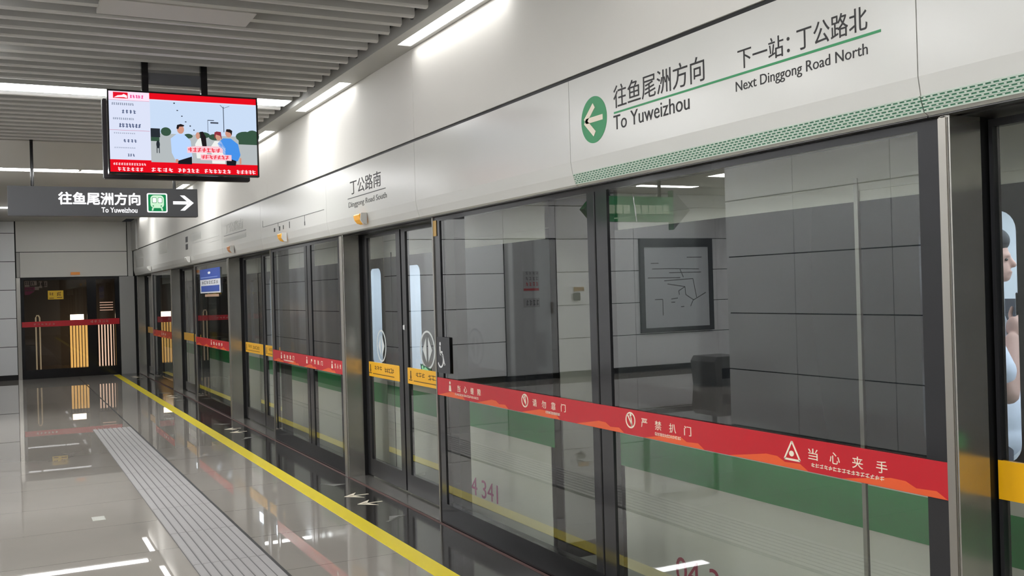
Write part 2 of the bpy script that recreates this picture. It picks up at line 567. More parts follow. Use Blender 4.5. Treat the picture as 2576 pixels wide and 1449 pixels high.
# ------------------------------------------------------------------ floor furniture
sl = tag(bx('safety_line', yellow_m, None, 2.135, 2.255, -3, 23.0, 0.0, 0.003), 'long yellow safety line on the floor beside the dark granite edge', 'floor marking')
tp = thing('tactile_paving', (1.2, 8, 0), 'grey ribbed tactile paving strip running along the pale floor', 'tactile paving')
y = -1.9
while y < 12.9:
    MB().box(0.985, 1.425, y, y + 0.9, 0.0, 0.003).build('tactile_plate', tact_l, tp)
    b = MB()
    for k in range(8):
        xx = 0.985 + 0.0275 + k * 0.055
        b.prism([(xx - 0.0235, 0.003), (xx - 0.020, 0.008), (xx + 0.020, 0.008), (xx + 0.0235, 0.003)], y + 0.004, y + 0.896, 'y')
    b.build('rib', tact_m, tp)
    y += 0.9
bx('edge_gap', black_m, tp, 1.427, 1.443, -2, 22.5, 0.0, 0.002)
fp = tag(bx('floor_plate', mat('pale_plate', (176, 176, 166), rough=0.2), None, 0.562, 0.650, 7.875, 8.02, 0.0, 0.002), 'small pale rectangular plate in the floor left of the tactile strip', 'floor plate')

def arrow(kind, x, y, label):
    m = cream_m if kind == 'out' else mat('worn_grey_mark', (120, 118, 114), rough=0.3)
    if kind == 'out':   # points away from the doors
        P = [[(x - .10, y), (x + .03, y - .11), (x - .025, y)], [(x - .10, y), (x - .025, y), (x + .03, y + .11)], rect(x - .06, x + .10, y - .008, y + .008)]
    elif kind == 'in_far':
        P = [[(x + .09, y - .05), (x - .07, y + .05), (x - .02, y - .08)], stroke((x - .09, y + .07), (x + .05, y - .03), .02)]
    else:
        P = [[(x + .09, y + .05), (x - .07, y - .05), (x - .02, y + .08)], stroke((x - .09, y - .07), (x + .05, y + .03), .02)]
    o = flat('boarding_arrow', P, 'F', 0.0, m, None, 0.0015)
    tag(o, label, 'floor arrow', 'arrows on the granite edge')
DN = ['the wheelchair door', 'the second door along', 'the third door along', 'the farthest door']
for i, c in enumerate((7.47, 12.2, 17.1, 22.0)):
    n = DN[i]
    arrow('out', 2.475, c + .17, 'cream arrow in the granite before %s, far one of the middle pair' % n)
    arrow('out', 2.475, c - .16, 'cream arrow in the granite before %s, near one of the middle pair' % n)
    arrow('in_far', 2.46, c + .73, 'faint grey slanting arrow in the granite on the far side of %s' % n)
    arrow('in_near', 2.46, c - .76, 'faint grey slanting arrow in the granite on the near side of %s' % n)

# ------------------------------------------------------------------ header over the doors
HP = [(XH, 2.650), (XH, 2.237), (XH + .011, 2.172), (XH + .027, 2.124), (XH + .042, 2.114), (XP + .0, 2.112), (XP + .02, 2.112), (XP + .02, 2.650)]
def header(y0, y1, label):
    t = thing('header_panel', (XH + 0.04, (y0 + y1) / 2, 2.11), label, 'panel', 'header panels over the platform doors')
    MB().prism(HP, y0 + 0.002, y1 - 0.002, 'y').build('cover', head_w, t)
    bx('seal_strip', steel_d, t, XH + .040, XP + .015, y0 + .002, y1 - .002, 2.109, 2.112)
    return t
H0 = header(-2.1, 2.23, 'blank white header panel at the top right corner, over the near sliding door')
H1 = header(2.23, 4.40, 'white header panel with green arrow disc and destination lettering')
H2 = header(4.40, 6.54, 'plain white header panel left of the green arrow disc, carrying coloured reflections')
H3 = header(6.54, 8.68, 'white header panel with the small station name over the wheelchair door')
H4 = header(8.68, 11.2, 'white header panel with a thin printed route line')
H5 = header(11.2, 13.4, 'white header panel with the small faint station name, left of the route line')
H6 = header(13.4, 17.5, 'white header panel with faint direction print and two dark bars')
H7 = header(17.5, 23.1, 'farthest white header panel, next to the end wall')

for t, y0, y1 in ((H0, -0.3, 2.228), (H1, 2.232, 4.395)):
    n1 = Vector((-(2.172 - 2.124), 0, -.016)).normalized()
    def onslope(s_, off):
        x = XH + .011 + s_ * .016
        z = 2.172 - s_ * .048
        return (x + n1.x * off, z + n1.z * off)
    bk = MB()
    p = [onslope(-.05, .0008), onslope(1.0, .0008), onslope(1.0, -.001), onslope(-.05, -.001)]
    bk.prism(p, y0, y1, 'y')
    bk.build('green_backing', mat('green_translucent', (66, 118, 92), rough=0.5, emit=0.05), t)
    g = MB()
    for r in range(6):
        s0 = -.05 + r * .2 + (0.0 if r else 0)
        p = [onslope(s0 - .045, .0035), onslope(s0 + .045, .0035), onslope(s0 + .045, .001), onslope(s0 - .045, .001)]
        g.prism(p, y0, y1, 'y')
    for r in range(5):
        s0 = -.05 + r * .2
        yy = y0 + (0.0135 if r % 2 else 0.0)
        while yy < y1 - .006:
            p = [onslope(s0, .0035), onslope(s0 + .2, .0035), onslope(s0 + .2, .001), onslope(s0, .001)]
            g.prism(p, yy, yy + .008, 'y')
            yy += .027
    g.build('perforated_grille', mat('pale_green_grille', (200, 214, 200), rough=0.35), t)

# thick gap over the lettered panel
struct(bx('trim_4', black_m, None, XH + 0.012, XH + 0.04, -7, YE - .1, 2.648, 2.674))

X = XH
flat('arrow_disc', [circle(4.165, 2.4165, .117, .114, 48)], 'H', X, green_m, H1)
flat('arrow', [stroke((4.245, 2.418), (4.160, 2.486), .03), stroke((4.245, 2.418), (4.158, 2.346), .03), stroke((4.232, 2.418), (4.083, 2.418), .026)], 'H', X - .0015, cream_m, H1)
text('lettering', '往鱼尾洲方向', 'H', X, 3.985, 3.300, 2.438, 2.545, ink_m, H1)
text('lettering', 'To Yuweizhou', 'H', X, 3.990, 3.405, 2.337, 2.405, ink_m, H1)
text('lettering', '下一站：', 'H', X, 3.090, 2.800, 2.436, 2.517, ink_m, H1)
text('lettering', '丁公路北', 'H', X, 2.762, 2.430, 2.436, 2.520, ink_m, H1)
text('lettering', 'Next Dinggong Road North', 'H', X, 3.106, 2.431, 2.340, 2.392, ink_m, H1)
flat('green_rule', [rect(3.985, 2.373, 2.4135, 2.4225)], 'H', X, green_m, H1)

text('lettering', '丁公路南', 'H', X, 7.99, 7.24, 2.415, 2.535, ink_m, H3)
flat('rule', [rect(8.06, 7.14, 2.385, 2.392)], 'H', X, grey_ink, H3)
text('lettering', 'Dinggong Road South', 'H', X, 8.04, 7.12, 2.300, 2.358, grey_ink, H3)
flat('route_line', [rect(11.1, 8.75, 2.357, 2.362), rect(9.402, 9.392, 2.30, 2.357), rect(10.42, 10.41, 2.318, 2.357), rect(11.1, 11.09, 2.362, 2.43)] , 'H', X, grey_ink, H4)
flat('station_names', [rect(10.60, 10.55, 2.275, 2.315), rect(10.38, 10.34, 2.275, 2.32), rect(10.22, 10.19, 2.28, 2.32), rect(9.97, 9.95, 2.275, 2.34), rect(9.41, 9.385, 2.262, 2.30)], 'H', X, ink_m, H4)
text('lettering', '丁公路南', 'H', X, 13.2, 12.1, 2.415, 2.54, pale_ink, H5)
flat('rule', [rect(13.25, 11.95, 2.385, 2.393)], 'H', X, grey_ink, H5)
flat('faint_print', [rect(13.3, 11.95, 2.305, 2.355)], 'H', X, pale_ink, H5)
flat('direction_bar', [rect(16.25, 16.05, 2.47, 2.555), rect(16.25, 16.05, 2.355, 2.44)], 'H', X, ink_m, H6)
flat('faint_print', [rect(15.7, 14.9, 2.46, 2.56), rect(15.5, 13.6, 2.418, 2.425), rect(14.4, 13.6, 2.36, 2.366)], 'H', X, pale_ink, H6)
flat('faint_print', [rect(19.2, 18.2, 2.41, 2.6), rect(22.6, 21.4, 2.28, 2.45)], 'H', X, mat('very_pale_print', (186, 185, 178), rough=.3), H7)

def door_lamp(y, m, label):
    t = thing('door_lamp', (X + .0, y, 2.15), label, 'lamp', 'warning lamps on the header')
    prof = [(X - .0002, 2.232), (X - .052, 2.232), (X - .060, 2.222), (X - .052, 2.185), (X - .030, 2.160), (X - .0002, 2.152)]
    MB().prism(prof, y - .055, y + .085, 'y').build('lens', m, t)
    MB().prism([(X - .0002, 2.238), (X - .048, 2.238), (X - .052, 2.18), (X - .03, 2.150), (X - .0002, 2.146)], y - .075, y - .055, 'y').build('base', head_w, t)
amb_l = mat('amber_lens', (226, 160, 40), rough=0.25, emit=0.15)
door_lamp(7.66, amb_l, 'amber door lamp below the small station name, nearest one')
door_lamp(10.15, amb_l, 'amber door lamp below the thin route line')
door_lamp(12.72, mat('faded_amber_lens', (206, 138, 84), rough=0.3), 'faded orange door lamp below the small faint station name')
door_lamp(15.95, mat('white_lens', (226, 226, 220), rough=0.3), 'small white door lamp over the blue notice')
door_lamp(20.4, mat('white_lens', (226, 226, 220), rough=0.3), 'farthest white door lamp beside the end wall')

# ------------------------------------------------------------------ fixed screens
def band_print(t, y_icon, kind, body, yt0, yt1, ye0, ye1):
    zc = .955
    w_ = .0075
    P = []
    if kind == 'tri':
        a, b_, c = (y_icon + .042, .918), (y_icon - .042, .918), (y_icon, .988)
        P = [stroke(a, b_, w_), stroke(b_, c, w_), stroke(c, a, w_), circle(y_icon + .003, .941, .013, .011, 12)]
        flat('warning_icon', P, 'H', XP - .003, cream_m, t)
    elif kind == 'no':
        flat('warning_icon', [stroke((y_icon + .025, .982), (y_icon - .012, .930), w_), stroke((y_icon - .004, .975), (y_icon - .012, .926), w_), circle(y_icon - .002, .978, .008, .009, 10)], 'H', XP - .003, cream_m, t)
        MB().ring(circle(y_icon, zc, .041, .039, 28), circle(y_icon, zc, .034, .032, 28), XP - .003, XP - .0045, 'x').build('warning_ring', cream_m, t)
    else:
        flat('warning_icon', [circle(y_icon, .981, .010, .011, 12), [(y_icon + .02, .925), (y_icon + .012, .965), (y_icon - .012, .965), (y_icon - .02, .925)]], 'H', XP - .003, cream_m, t)
    n = len(body)
    step = (yt1 - yt0) / (n - 0.55)
    for i, ch in enumerate(body):
        a = yt0 + step * i
        text('lettering', ch, 'H', XP - .003, a, a + step * .45, .932, .974, cream_m, t)
    if ye0:
        flat('small_print', scribble(ye0, ye1, .906, .921, 16, .75), 'H', XP - .003, cream_m, t)

def orange_motif(y0, y1, s):
    out = []
    a = y0
    while a - s * .74 > y1:
        out.append([(a, .886), (a - s * .12, .898), (a - s * .36, .922), (a - s * .46, .921), (a - s * .53, .904), (a - s * .66, .908), (a - s * .73, .886)])
        a -= s
    return out

def fixed_screen(y0, y1, label, panes, name='fixed_screen', detail=True, far_post=True):
    """y0 is the near end, y1 the far end; panes are (near, far) spans"""
    t = thing(name, (XP + .02, (y0 + y1) / 2, 0), label, 'glass screen', 'fixed glass screens between the doors')
    b = MB()
    zt, zb = 2.078, .146
    edges = [y0] + [v for p in panes for v in p] + [y1]
    for i in range(0, len(edges), 2):
        b.box(XP + .002, XP + .045, edges[i], edges[i + 1], zb, zt)
    b.box(XP + .002, XP + .045, y0, y1, zt, 2.108)
    b.build('frame', frame_m, t)
    bx('kick_plate', black_g, t, XP, XP + .06, y0, y1, 0.003, zb)
    for p in panes:
        bx('glass_pane', pane_m, t, XP + .010, XP + .022, p[0] - .002, p[1] + .002, zb - .002, zt + .002)
    if len(panes) > 1:
        mid = (panes[0][1] + panes[1][0]) / 2 + .02
        bx('centre_joint', black_m, t, XP - .001, XP + .01, mid - .005, mid + .005, zb, zt)
    band = bx('red_band', red_m, t, XP - .003, XP + .0015, y0 + .003, y1 - .003, .885, 1.006)
    flat('orange_motif', orange_motif(y1 - .02, y0, .62 if detail else .5), 'H', XP - .003, orange_m, t, .001)
    bx('end_trim', steel_l, t, XP - .006, XP + .05, y1 - .012, y1 + .004, .003, 2.108)
    if far_post:
        bx('rear_post', steel_d, t, XP + .07, XP + .15, y1 - .20, y1 - .05, .0, 2.10)
    return t

F1 = fixed_screen(2.21, 6.41, 'long glass screen with the longest red band, right of the wheelchair door', [(2.30, 4.187), (4.374, 6.30)])
band_print(F1, 2.921, 'tri', '当心夹手', 2.835, 2.460, 2.82, 2.47)
band_print(F1, 4.020, 'no', '严禁扒门', 3.930, 3.547, 3.82, 3.62)
band_print(F1, 5.104, 'no', '请勿靠门', 5.010, 4.639, 4.86, 4.70)
band_print(F1, 6.18, 'person', '当心缝隙', 6.06, 5.70, 6.1, 5.73)
F2 = fixed_screen(8.505, 11.08, 'glass screen left of the wheelchair door, red band with white marks', [(8.62, 9.50), (9.72, 10.99)])
band_print(F2, 8.86, 'person', '当心夹手', 8.78, 8.52, None, None)
band_print(F2, 9.70, 'person', '严禁扒门', 9.56, 9.16, None, None)
band_print(F2, 10.7, 'person', '请勿靠门', 10.6, 10.18, 10.6, 10.2)
F3 = fixed_screen(13.375, 15.96, 'distant glass screen carrying the blue and white notice', [(13.45, 15.86)])
band_print(F3, 14.7, 'person', '当心夹手', 14.55, 13.9, None, None)
F4 = fixed_screen(18.275, 20.81, 'farthest glass screen, red band with a second red reflection above it', [(18.36, 20.66)])
band_print(F4, 19.6, 'person', '当心', 19.45, 19.1, None, None)

# posts at the near end of each screen
def post(y, label, w_=.05):
    t = thing('door_post', (XP + .08, y, 0), label, 'post', 'steel posts beside the doors')
    prof = [(XP - .018, y - w_ + .012), (XP - .012, y - w_), (XD - .03, y - w_), (XD - .03, y - w_ + .025), (XP + .02, y), (XP - .012, y), (XP - .018, y - .012)]
    MB().prism(prof, 0.0, 2.108, 'z').build('sheath', steel, t)
    bx('nosing', steel_l, t, XP - .022, XP - .004, y - w_ + .004, y - .002, .0, 2.105, bevel=.004)
    bx('gasket', black_m, t, XD - .03, XD + .05, y - w_ + .0, y - w_ + .02, .003, 2.108)
post(2.206, 'broad grey steel post at the right, between the red band and the near amber band', .042)
post(8.50, 'grey steel post at the left edge of the wheelchair door', .09)
post(13.37, 'grey steel post at the left edge of the second door, by the small amber bands', .07)
post(18.27, 'grey steel post between the blue notice screen and the screen beyond', .07)
post(23.05, 'farthest steel post, against the grey column of the end wall', .07)

# ------------------------------------------------------------------ sliding leaves
def leaf(y0, y1, label, emblem=None, near_stile=.03, far_stile=.09, marks=True):
    t = thing('door_leaf', (XD + .02, (y0 + y1) / 2, 0), label, 'door', 'sliding platform door leaves')
    zb, zt = .165, 2.075
    g0, g1 = y0 + near_stile, y1 - far_stile
    MB().ring([(y0, .02), (y1, .02), (y1, 2.10), (y0, 2.10)], [(g0, zb), (g1, zb), (g1, zt), (g0, zt)], XD, XD + .035, 'x').build('frame', leaf_m, t)
    bx('glass_pane', pane_m, t, XD + .010, XD + .020, g0 - .002, g1 + .002, zb - .002, zt + .002)
    band = bx('amber_band', amber_m, t, XD - .002, XD + .0095, g0 - .012, g1 + (.10 if far_stile > .12 else .012), .882, 1.007)
    u1, u0 = y0 + .12, y1 - .10
    if marks:
        flat('small_print', scribble(u0 - .15, u0 - .34, .945, .980, 3, .8) + scribble(u0 - .40, u1 + .08, .935, .976, 5, .85) + [rect(u0, u0 - .07, .908, .916), rect(u0 - .10, u1 + .08, .906, .913)], 'H', XD - .002, brown_m, t, .001)
        flat('warning_icon', [rect(u0 - .03, u0 - .05, .945, .985), circle(u0 - .04, .936, .016, .018, 10)], 'H', XD - .002, brown_m, t, .001)
    if emblem:
        yc, zc, ru, rv = emblem
        MB().ring(circle(yc, zc, ru, rv, 40), circle(yc, zc, ru * .86, rv * .9, 40), XD + .0085, XD + .0100, 'x').build('emblem_ring', mat('etched_white', (200, 204, 202), rough=.5), t)
        flat('emblem', [[(yc + ru * .62, zc), (yc + ru * .12, zc + rv * .66), (yc + ru * .12, zc - rv * .66)], [(yc - ru * .62, zc), (yc - ru * .12, zc + rv * .66), (yc - ru * .12, zc - rv * .66)]], 'H', XD + .0095, mat('etched_white', (200, 204, 202), rough=.5), t)
    return t
L1 = leaf(7.485, 8.405, 'far leaf of the wheelchair door, round emblem with split diamond', (8.003, 1.152, .115, .135), .09, .11)
L2 = leaf(6.41, 7.455, 'near leaf of the wheelchair door, emblem with a green handle sign below', (6.985, 1.160, .15, .145), .03, .085)
flat('handle_sign', [[(7.13, 1.05), (6.92, 1.02), (6.93, .985), (7.02, .975), (7.11, .99)]], 'H', XD + .008, green_d, L2)
flat('handle_mark', [stroke((7.09, 1.035), (7.07, .995), .022), stroke((7.07, .995), (7.03, 1.02), .02), stroke((7.03, 1.02), (6.97, 1.0), .018)], 'H', XD + .0065, mat('pale_green_mark', (150, 220, 170), rough=.4), L2)
bx('lock_button', white_m, L2, XD - .01, XD + .002, 7.415, 7.44, 1.30, 1.34, bevel=.004)
leaf(12.215, 13.28, 'far leaf of the second door, amber band with brown print')
leaf(11.09, 12.185, 'near leaf of the second door, its amber band against the red one')
leaf(17.11, 18.18, 'far leaf of the third door, thin amber band by the distant post', marks=False)
leaf(15.97, 17.08, 'near leaf of the third door, next to the blue notice screen', marks=False)
leaf(21.95, 22.95, 'far leaf of the farthest door, beside the end wall', marks=False)
leaf(20.82, 21.92, 'near leaf of the farthest door', marks=False)
L9 = leaf(1.16, 2.158, 'near sliding leaf at the right edge, amber band before the passenger window', None, .09, .014, marks=False)
MB().ring([(1.995, .905), (1.90, .905), (1.9475, .975)], [(1.978, .913), (1.917, .913), (1.9475, .958)], XD - .0035, XD - .002, 'x').build('warning_triangle', ink_m, L9)
flat('door_sign', [rect(2.048, 1.90, 1.018, 1.082)], 'H', XD + .0095, green_d, L9)
flat('door_sign_mark', scribble(2.04, 1.92, 1.024, 1.076, 3, .8), 'H', XD + .008, mat('bright_green_mark', (40, 190, 100), rough=.4), L9)
leaf(0.1, 1.13, 'next sliding leaf past the right edge of the photo', marks=False)

def sill(y0, y1, label):
    tag(bx('threshold_sill', steel, None, XP + .002, XD + .05, y0, y1, 0.0, .006), label, 'sill', 'steel sills under the sliding doors')
sill(6.42, 8.43, 'steel sill under the wheelchair door')
sill(11.10, 13.29, 'steel sill under the second door, by the small amber bands')
sill(15.98, 18.19, 'steel sill under the third door, beyond the blue notice screen')
sill(20.83, 22.98, 'steel sill under the farthest door')
sill(0.1, 2.16, 'steel sill under the near sliding door at the right edge')
# head rail above the leaves
hr = struct(bx('trim_5', steel_d, None, XP + .05, XD + .07, -2, YE, 2.109, 2.16))
struct(bx('trim_6', mat('platform_nosing', (60, 60, 60), rough=.6), None, XP + .02, XT - .08, -7, YE, -.3, -.001))

# sticker, tan label, blue notice
ws = thing('wheelchair_sticker', (XP, 6.29, 1.04), 'dark square sticker with white wheelchair symbol on the long glass screen', 'sticker')
flat('backing', [rect(6.405, 6.175, 1.04, 1.285)], 'H', XP - .0005, mat('sticker_grey', (58, 58, 62), rough=.5), ws)
wy, wz = 6.325, 1.155
P = [circle(wy + .008, wz + .083, .011, .013, 14), stroke((wy + .012, wz + .066), (wy + .010, wz + .012), .018), stroke((wy + .012, wz + .030), (wy - .030, wz + .026), .012), stroke((wy + .012, wz + .012), (wy - .032, wz + .010), .014), stroke((wy - .030, wz + .012), (wy - .060, wz - .060), .015), stroke((wy - .054, wz - .058), (wy - .070, wz - .054), .012)]
for k in range(14):
    a0, a1 = math.radians(100 + k * 17), math.radians(100 + (k + 1) * 17)
    c0 = (wy + .006 - .044 * math.cos(a0 + math.pi), wz - .030 + .046 * math.sin(a0))
    c1 = (wy + .006 - .044 * math.cos(a1 + math.pi), wz - .030 + .046 * math.sin(a1))
    P.append(stroke(c0, c1, .012))
flat('wheelchair_symbol', P, 'H', XP - .002, white_m, ws)
tl = tag(flat('tan_label', [rect(6.405, 6.345, 1.978, 2.085)], 'H', XP - .001, mat('tan_paper', (196, 160, 92), rough=.6), None), 'small tan label at the top left corner of the long glass screen', 'label')

bn = thing('blue_notice', (XP, 14.7, 1.66), 'blue and white notice stuck on the distant glass screen', 'notice')
flat('sheet', [rect(15.46, 13.92, 1.665, 2.015)], 'H', XP - .001, mat('notice_white', (206, 208, 214), rough=.5), bn)
flat('blue_field', [rect(15.46, 13.92, 1.862, 2.015), rect(15.38, 14.0, 1.685, 1.772)], 'H', XP - .003, mat('notice_blue', (44, 74, 156), rough=.5), bn)
flat('pale_line', [rect(15.38, 14.1, 1.885, 1.897)], 'H', XP - .0045, mat('notice_pale', (120, 144, 206), rough=.5), bn)
flat('emblem', [circle(14.72, 1.955, .10, .018, 14)], 'H', XP - .0045, white_m, bn)
flat('print', scribble(15.3, 14.05, 1.795, 1.842, 7, .7), 'H', XP - .003, grey_ink, bn)
flat('tan_strip', [rect(15.1, 14.05, 1.612, 1.648)], 'H', XP - .001, mat('tan_strip', (168, 136, 112), rough=.6), bn)

# ------------------------------------------------------------------ end door
ed = struct(thing('door_1', (1.35, YE, 0)))
b = MB()
b.box(.386, .449, YE + .0, YE + .06, 0, 2.112).box(1.66, 1.845, YE, YE + .06, 0, 2.112).box(2.22, 2.312, YE, YE + .06, 0, 2.112)
b.box(.449, 1.66, YE, YE + .06, 2.065, 2.112).box(1.845, 2.22, YE, YE + .06, 2.065, 2.112).box(.449, 1.66, YE, YE + .06, 0, .19).box(1.845, 2.22, YE, YE + .06, 0, .19)
b.build('door_frame', black_g, ed)
bx('glass_pane', pane_end, ed, .447, 1.662, YE + .02, YE + .03, .188, 2.067)
bx('glass_pane', pane_end, ed, 1.843, 2.222, YE + .02, YE + .03, .188, 2.067)
flat('red_band', [[(.40, 1.085), (2.30, 1.085), (2.30, 1.212), (.40, 1.195)]], 'S', YE - .001, red_m, ed)
flat('band_print', scribble(.62, 1.05, 1.12, 1.16, 6, .6) + scribble(1.72, 2.1, 1.13, 1.19, 5, .7), 'S', YE - .0025, mat('faded_print', (196, 120, 112), rough=.5), ed)
eo = tag(bx('exit_lamp', mat('orange_lens', (206, 128, 50), rough=.3, emit=.1), None, 1.355, 1.535, YE - .03, YE - .001, 2.165, 2.222), 'small orange lamp box on the end wall above the dark glass door', 'lamp')
yn = thing('yellow_notice', (1.04, YE, 1.65), 'yellow notice on the dark glass end door', 'notice')
flat('sheet', [rect(.905, 1.205, 1.655, 1.84)], 'S', YE + .019, mat('notice_yellow', (214, 172, 22), rough=.5), yn)
flat('print', scribble(.935, 1.02, 1.74, 1.80, 2, .8) + scribble(1.08, 1.17, 1.73, 1.81, 2, .8) + [rect(.93, 1.02, 1.675, 1.69), rect(1.08, 1.18, 1.685, 1.70)], 'S', YE + .0165, brown_m, yn)
ps = thing('pinned_leaflets', (.6, YE + .03, 1.8), 'cluster of white and magenta leaflets at the top left of the dark end door', 'leaflet')
flat('white_sheet', [rect(.47, .56, 1.93, 2.05), rect(.58, .70, 1.96, 2.05), rect(.74, .80, 1.90, 2.04), rect(.84, .90, 1.92, 2.04), rect(.66, .74, 1.86, 1.93)], 'S', YE + .034, mat('leaflet_white', (170, 164, 160), rough=.6), ps)
flat('magenta_sheet', [rect(.47, .66, 1.86, 1.92), [(.47, 1.84), (.66, 1.84), (.55, 1.76), (.47, 1.76)]], 'S', YE + .034, mat('leaflet_magenta', (150, 60, 110), rough=.6), ps)
flat('print', scribble(.48, .66, 1.97, 2.04, 5, .7) + scribble(.74, .90, 1.94, 2.02, 4, .7) + scribble(.48, .64, 1.87, 1.91, 6, .7), 'S', YE + .0325, ink_m, ps)
# room behind the end door
rm = struct(thing('wall_end_room', (1.4, 26, 0)))
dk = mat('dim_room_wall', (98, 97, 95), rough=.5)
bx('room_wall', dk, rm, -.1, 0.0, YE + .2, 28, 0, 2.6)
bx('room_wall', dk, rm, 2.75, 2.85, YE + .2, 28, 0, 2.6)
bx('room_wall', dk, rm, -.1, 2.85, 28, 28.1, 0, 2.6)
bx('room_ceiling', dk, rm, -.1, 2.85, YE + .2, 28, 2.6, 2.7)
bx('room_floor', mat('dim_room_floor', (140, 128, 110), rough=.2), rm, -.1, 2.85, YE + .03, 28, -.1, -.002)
lg = thing('lit_panel', (1.7, 26.6, 0), 'warm glowing panel standing in for bright patches in the dark glass end door', 'light panel')  # glow added behind the glass for the bright patches in it
bx('panel', lampmat('warm_panel', (255, 205, 120), .75), lg, 1.50, 1.93, 26.6, 26.63, .0, 1.02)
bx('panel', lampmat('warm_panel_pale', (255, 222, 200), .8), lg, 2.08, 2.50, 26.6, 26.63, .0, 1.05)
bx('tube', lampmat('warm_tube', (255, 236, 205), 7.0), lg, 1.52, 1.82, 26.58, 26.62, 1.15, 1.28)
br = thing('barred_grille', (1.9, 26.3, 0), 'dark upright bars in front of the warm glowing panel behind the end door', 'grille')
for k in range(16):
    xx = 1.47 + k * .068
    bx('bar', black_m, br, xx, xx + (.035 if k > 8 else .016), 26.3, 26.33, 0, 1.1)
pl = thing('bright_stripes', (2.3, 26.2, 1.4), 'stack of pale pink glowing slats standing in for bright stripes in the right pane of the end door', 'bright_stripes')  # emissive slats added for bright stripes in the pane
for k in range(4):
    bx('slat', lampmat('pink_glow', (255, 214, 196), .5), pl, 2.16, 2.46, 26.2, 26.22, 1.36 + k * .062, 1.378 + k * .062)
bx('rail', black_m, br, 1.45, 2.56, 26.29, 26.335, 1.08, 1.11)
hd = thing('handrail', (.8, 26, 0), 'tall steel hoop handrail behind the dark glass end door', 'handrail')
MB().tube([(.74, 26, 0), (.74, 26, 1.24), (.76, 26, 1.29), (.80, 26, 1.29), (.825, 26, 1.24), (.825, 26, 0)], .015).build('hoop', mat('glowing_metal', (226, 212, 180), rough=.25, metal=.6, emit=.25), hd)  # glow put into the metal, the rail is no lamp
tag(bx('dim_cabinet', mat('cabinet_grey', (92, 88, 84), rough=.3), None, .42, .70, 25.2, 25.7, 0, .62), 'low grey cabinet in the dark room behind the end door', 'cabinet')

# ------------------------------------------------------------------ television
tv = thing('hanging_television', (1.23, 7.6, 2.49), 'large television hung from the ceiling on two black poles', 'television')
Yt = 7.55
MB().ring([(.706, 2.494), (1.761, 2.494), (1.761, 3.090), (.706, 3.090)], [(.717, 2.507), (1.750, 2.507), (1.750, 3.079), (.717, 3.079)], Yt, Yt + .05, 'y').build('bezel', black_g, tv)
bx('rear_cover', black_m, tv, .72, 1.748, Yt + .04, Yt + .08, 2.51, 3.075)
bx('rear_display', mat('tv_back', (44, 38, 42), rough=.4), tv, .70, 1.758, Yt + .30, Yt + .37, 2.492, 3.078, bevel=.006)
bx('mounting_box', mat('tv_back', (44, 38, 42), rough=.4), tv, .95, 1.45, Yt + .08, Yt + .30, 2.6, 2.95)
bx('hanger_pole', black_g, tv, .962, 1.008, Yt + .16, Yt + .21, 2.9, ZC + .1)
bx('hanger_pole', black_g, tv, 1.382, 1.428, Yt + .16, Yt + .21, 2.9, ZC + .1)
bx('hanger_plate', mat('hanger_plate_grey', (104, 104, 108), rough=.5), tv, 1.008, 1.382, Yt + .17, Yt + .19, 3.18, 3.26)
def U(u):
    return .717 + u * 1.033
def V(v):
    return 3.079 - v * .572
def em(name, rgb, s=1.0):
    return lampmat('tv_' + name, rgb, s * .60)
def scr(name, polys, layer, rgb, s=1.0, parent=tv):
    return flat('screen_print', [[(U(a), V(b_)) for a, b_ in p] for p in polys], 'S', Yt + .012 - layer * .0012, em(name + '%d_%d_%d' % rgb, rgb, s), parent, .001)
def R_(a, b_, c, d):
    return [(a, c), (b_, c), (b_, d), (a, d)]
sc_ = bx('screen', em('base', (214, 220, 240), 1.0), tv, .717, 1.750, Yt + .012, Yt + .03, 2.507, 3.079)
def ell(cu, cv, ru, rv, n=16):
    return circle(cu, cv, ru, rv, n)
scr('sky', [R_(.268, 1, .09, .50)], 1, (196, 214, 238))
scr('plaza', [R_(.268, 1, .50, .87)], 1, (176, 182, 184))
scr('masthead', [R_(0, .265, 0, .105)], 1, (246, 222, 240))
scr('red_bars', [R_(.265, 1, 0, .075), R_(0, 1, .865, 1), R_(.0, .268, .845, .87)], 2, (226, 14, 30), 1.0)
scr('logo_patch', [R_(.03, .125, .01, .085)], 2, (222, 20, 44))
scr('logo_shape', [[(.035, .078), (.06, .05), (.085, .045), (.10, .03), (.12, .05), (.12, .08), (.10, .07), (.07, .072)]], 3, (250, 236, 244))
scr('masthead_print', scribble(.14, .23, .035, .075, 5, .7), 2, (232, 60, 140))
scr('side_rules', [R_(0, .265, .106, .109), R_(0, .262, .478, .482)], 2, (196, 110, 140))
scr('side_print', scribble(.02, .165, .14, .17, 11, .7) + scribble(.025, .165, .325, .35, 11, .7) + scribble(.03, .17, .51, .525, 11, .7) + scribble(.03, .17, .69, .705, 11, .7), 2, (130, 140, 160))
scr('side_print_large', scribble(.085, .185, .225, .27, 4, .6) + scribble(.065, .21, .395, .445, 7, .7) + scribble(.09, .185, .59, .63, 4, .6) + scribble(.115, .165, .77, .805, 3, .6), 2, (86, 98, 130))
scr('ticker_print', scribble(.02, .235, .885, .915, 13, .75) + scribble(.05, .22, .94, .985, 6, .7) + scribble(.268, .42, .935, .985, 4, .7) + scribble(.445, .595, .935, .985, 5, .75) + scribble(.625, .815, .935, .985, 6, .75) + scribble(.85, .99, .935, .985, 5, .8), 3, (250, 214, 220))
scr('trees', [ell(.37, .475, .035, .055), R_(.268, .325, .45, .60), ell(.52, .52, .03, .03), ell(.62, .50, .05, .04), ell(.70, .52, .04, .04), ell(.92, .50, .07, .07), ell(.97, .49, .05, .08), R_(.87, 1, .52, .60)], 2, (56, 84, 66))
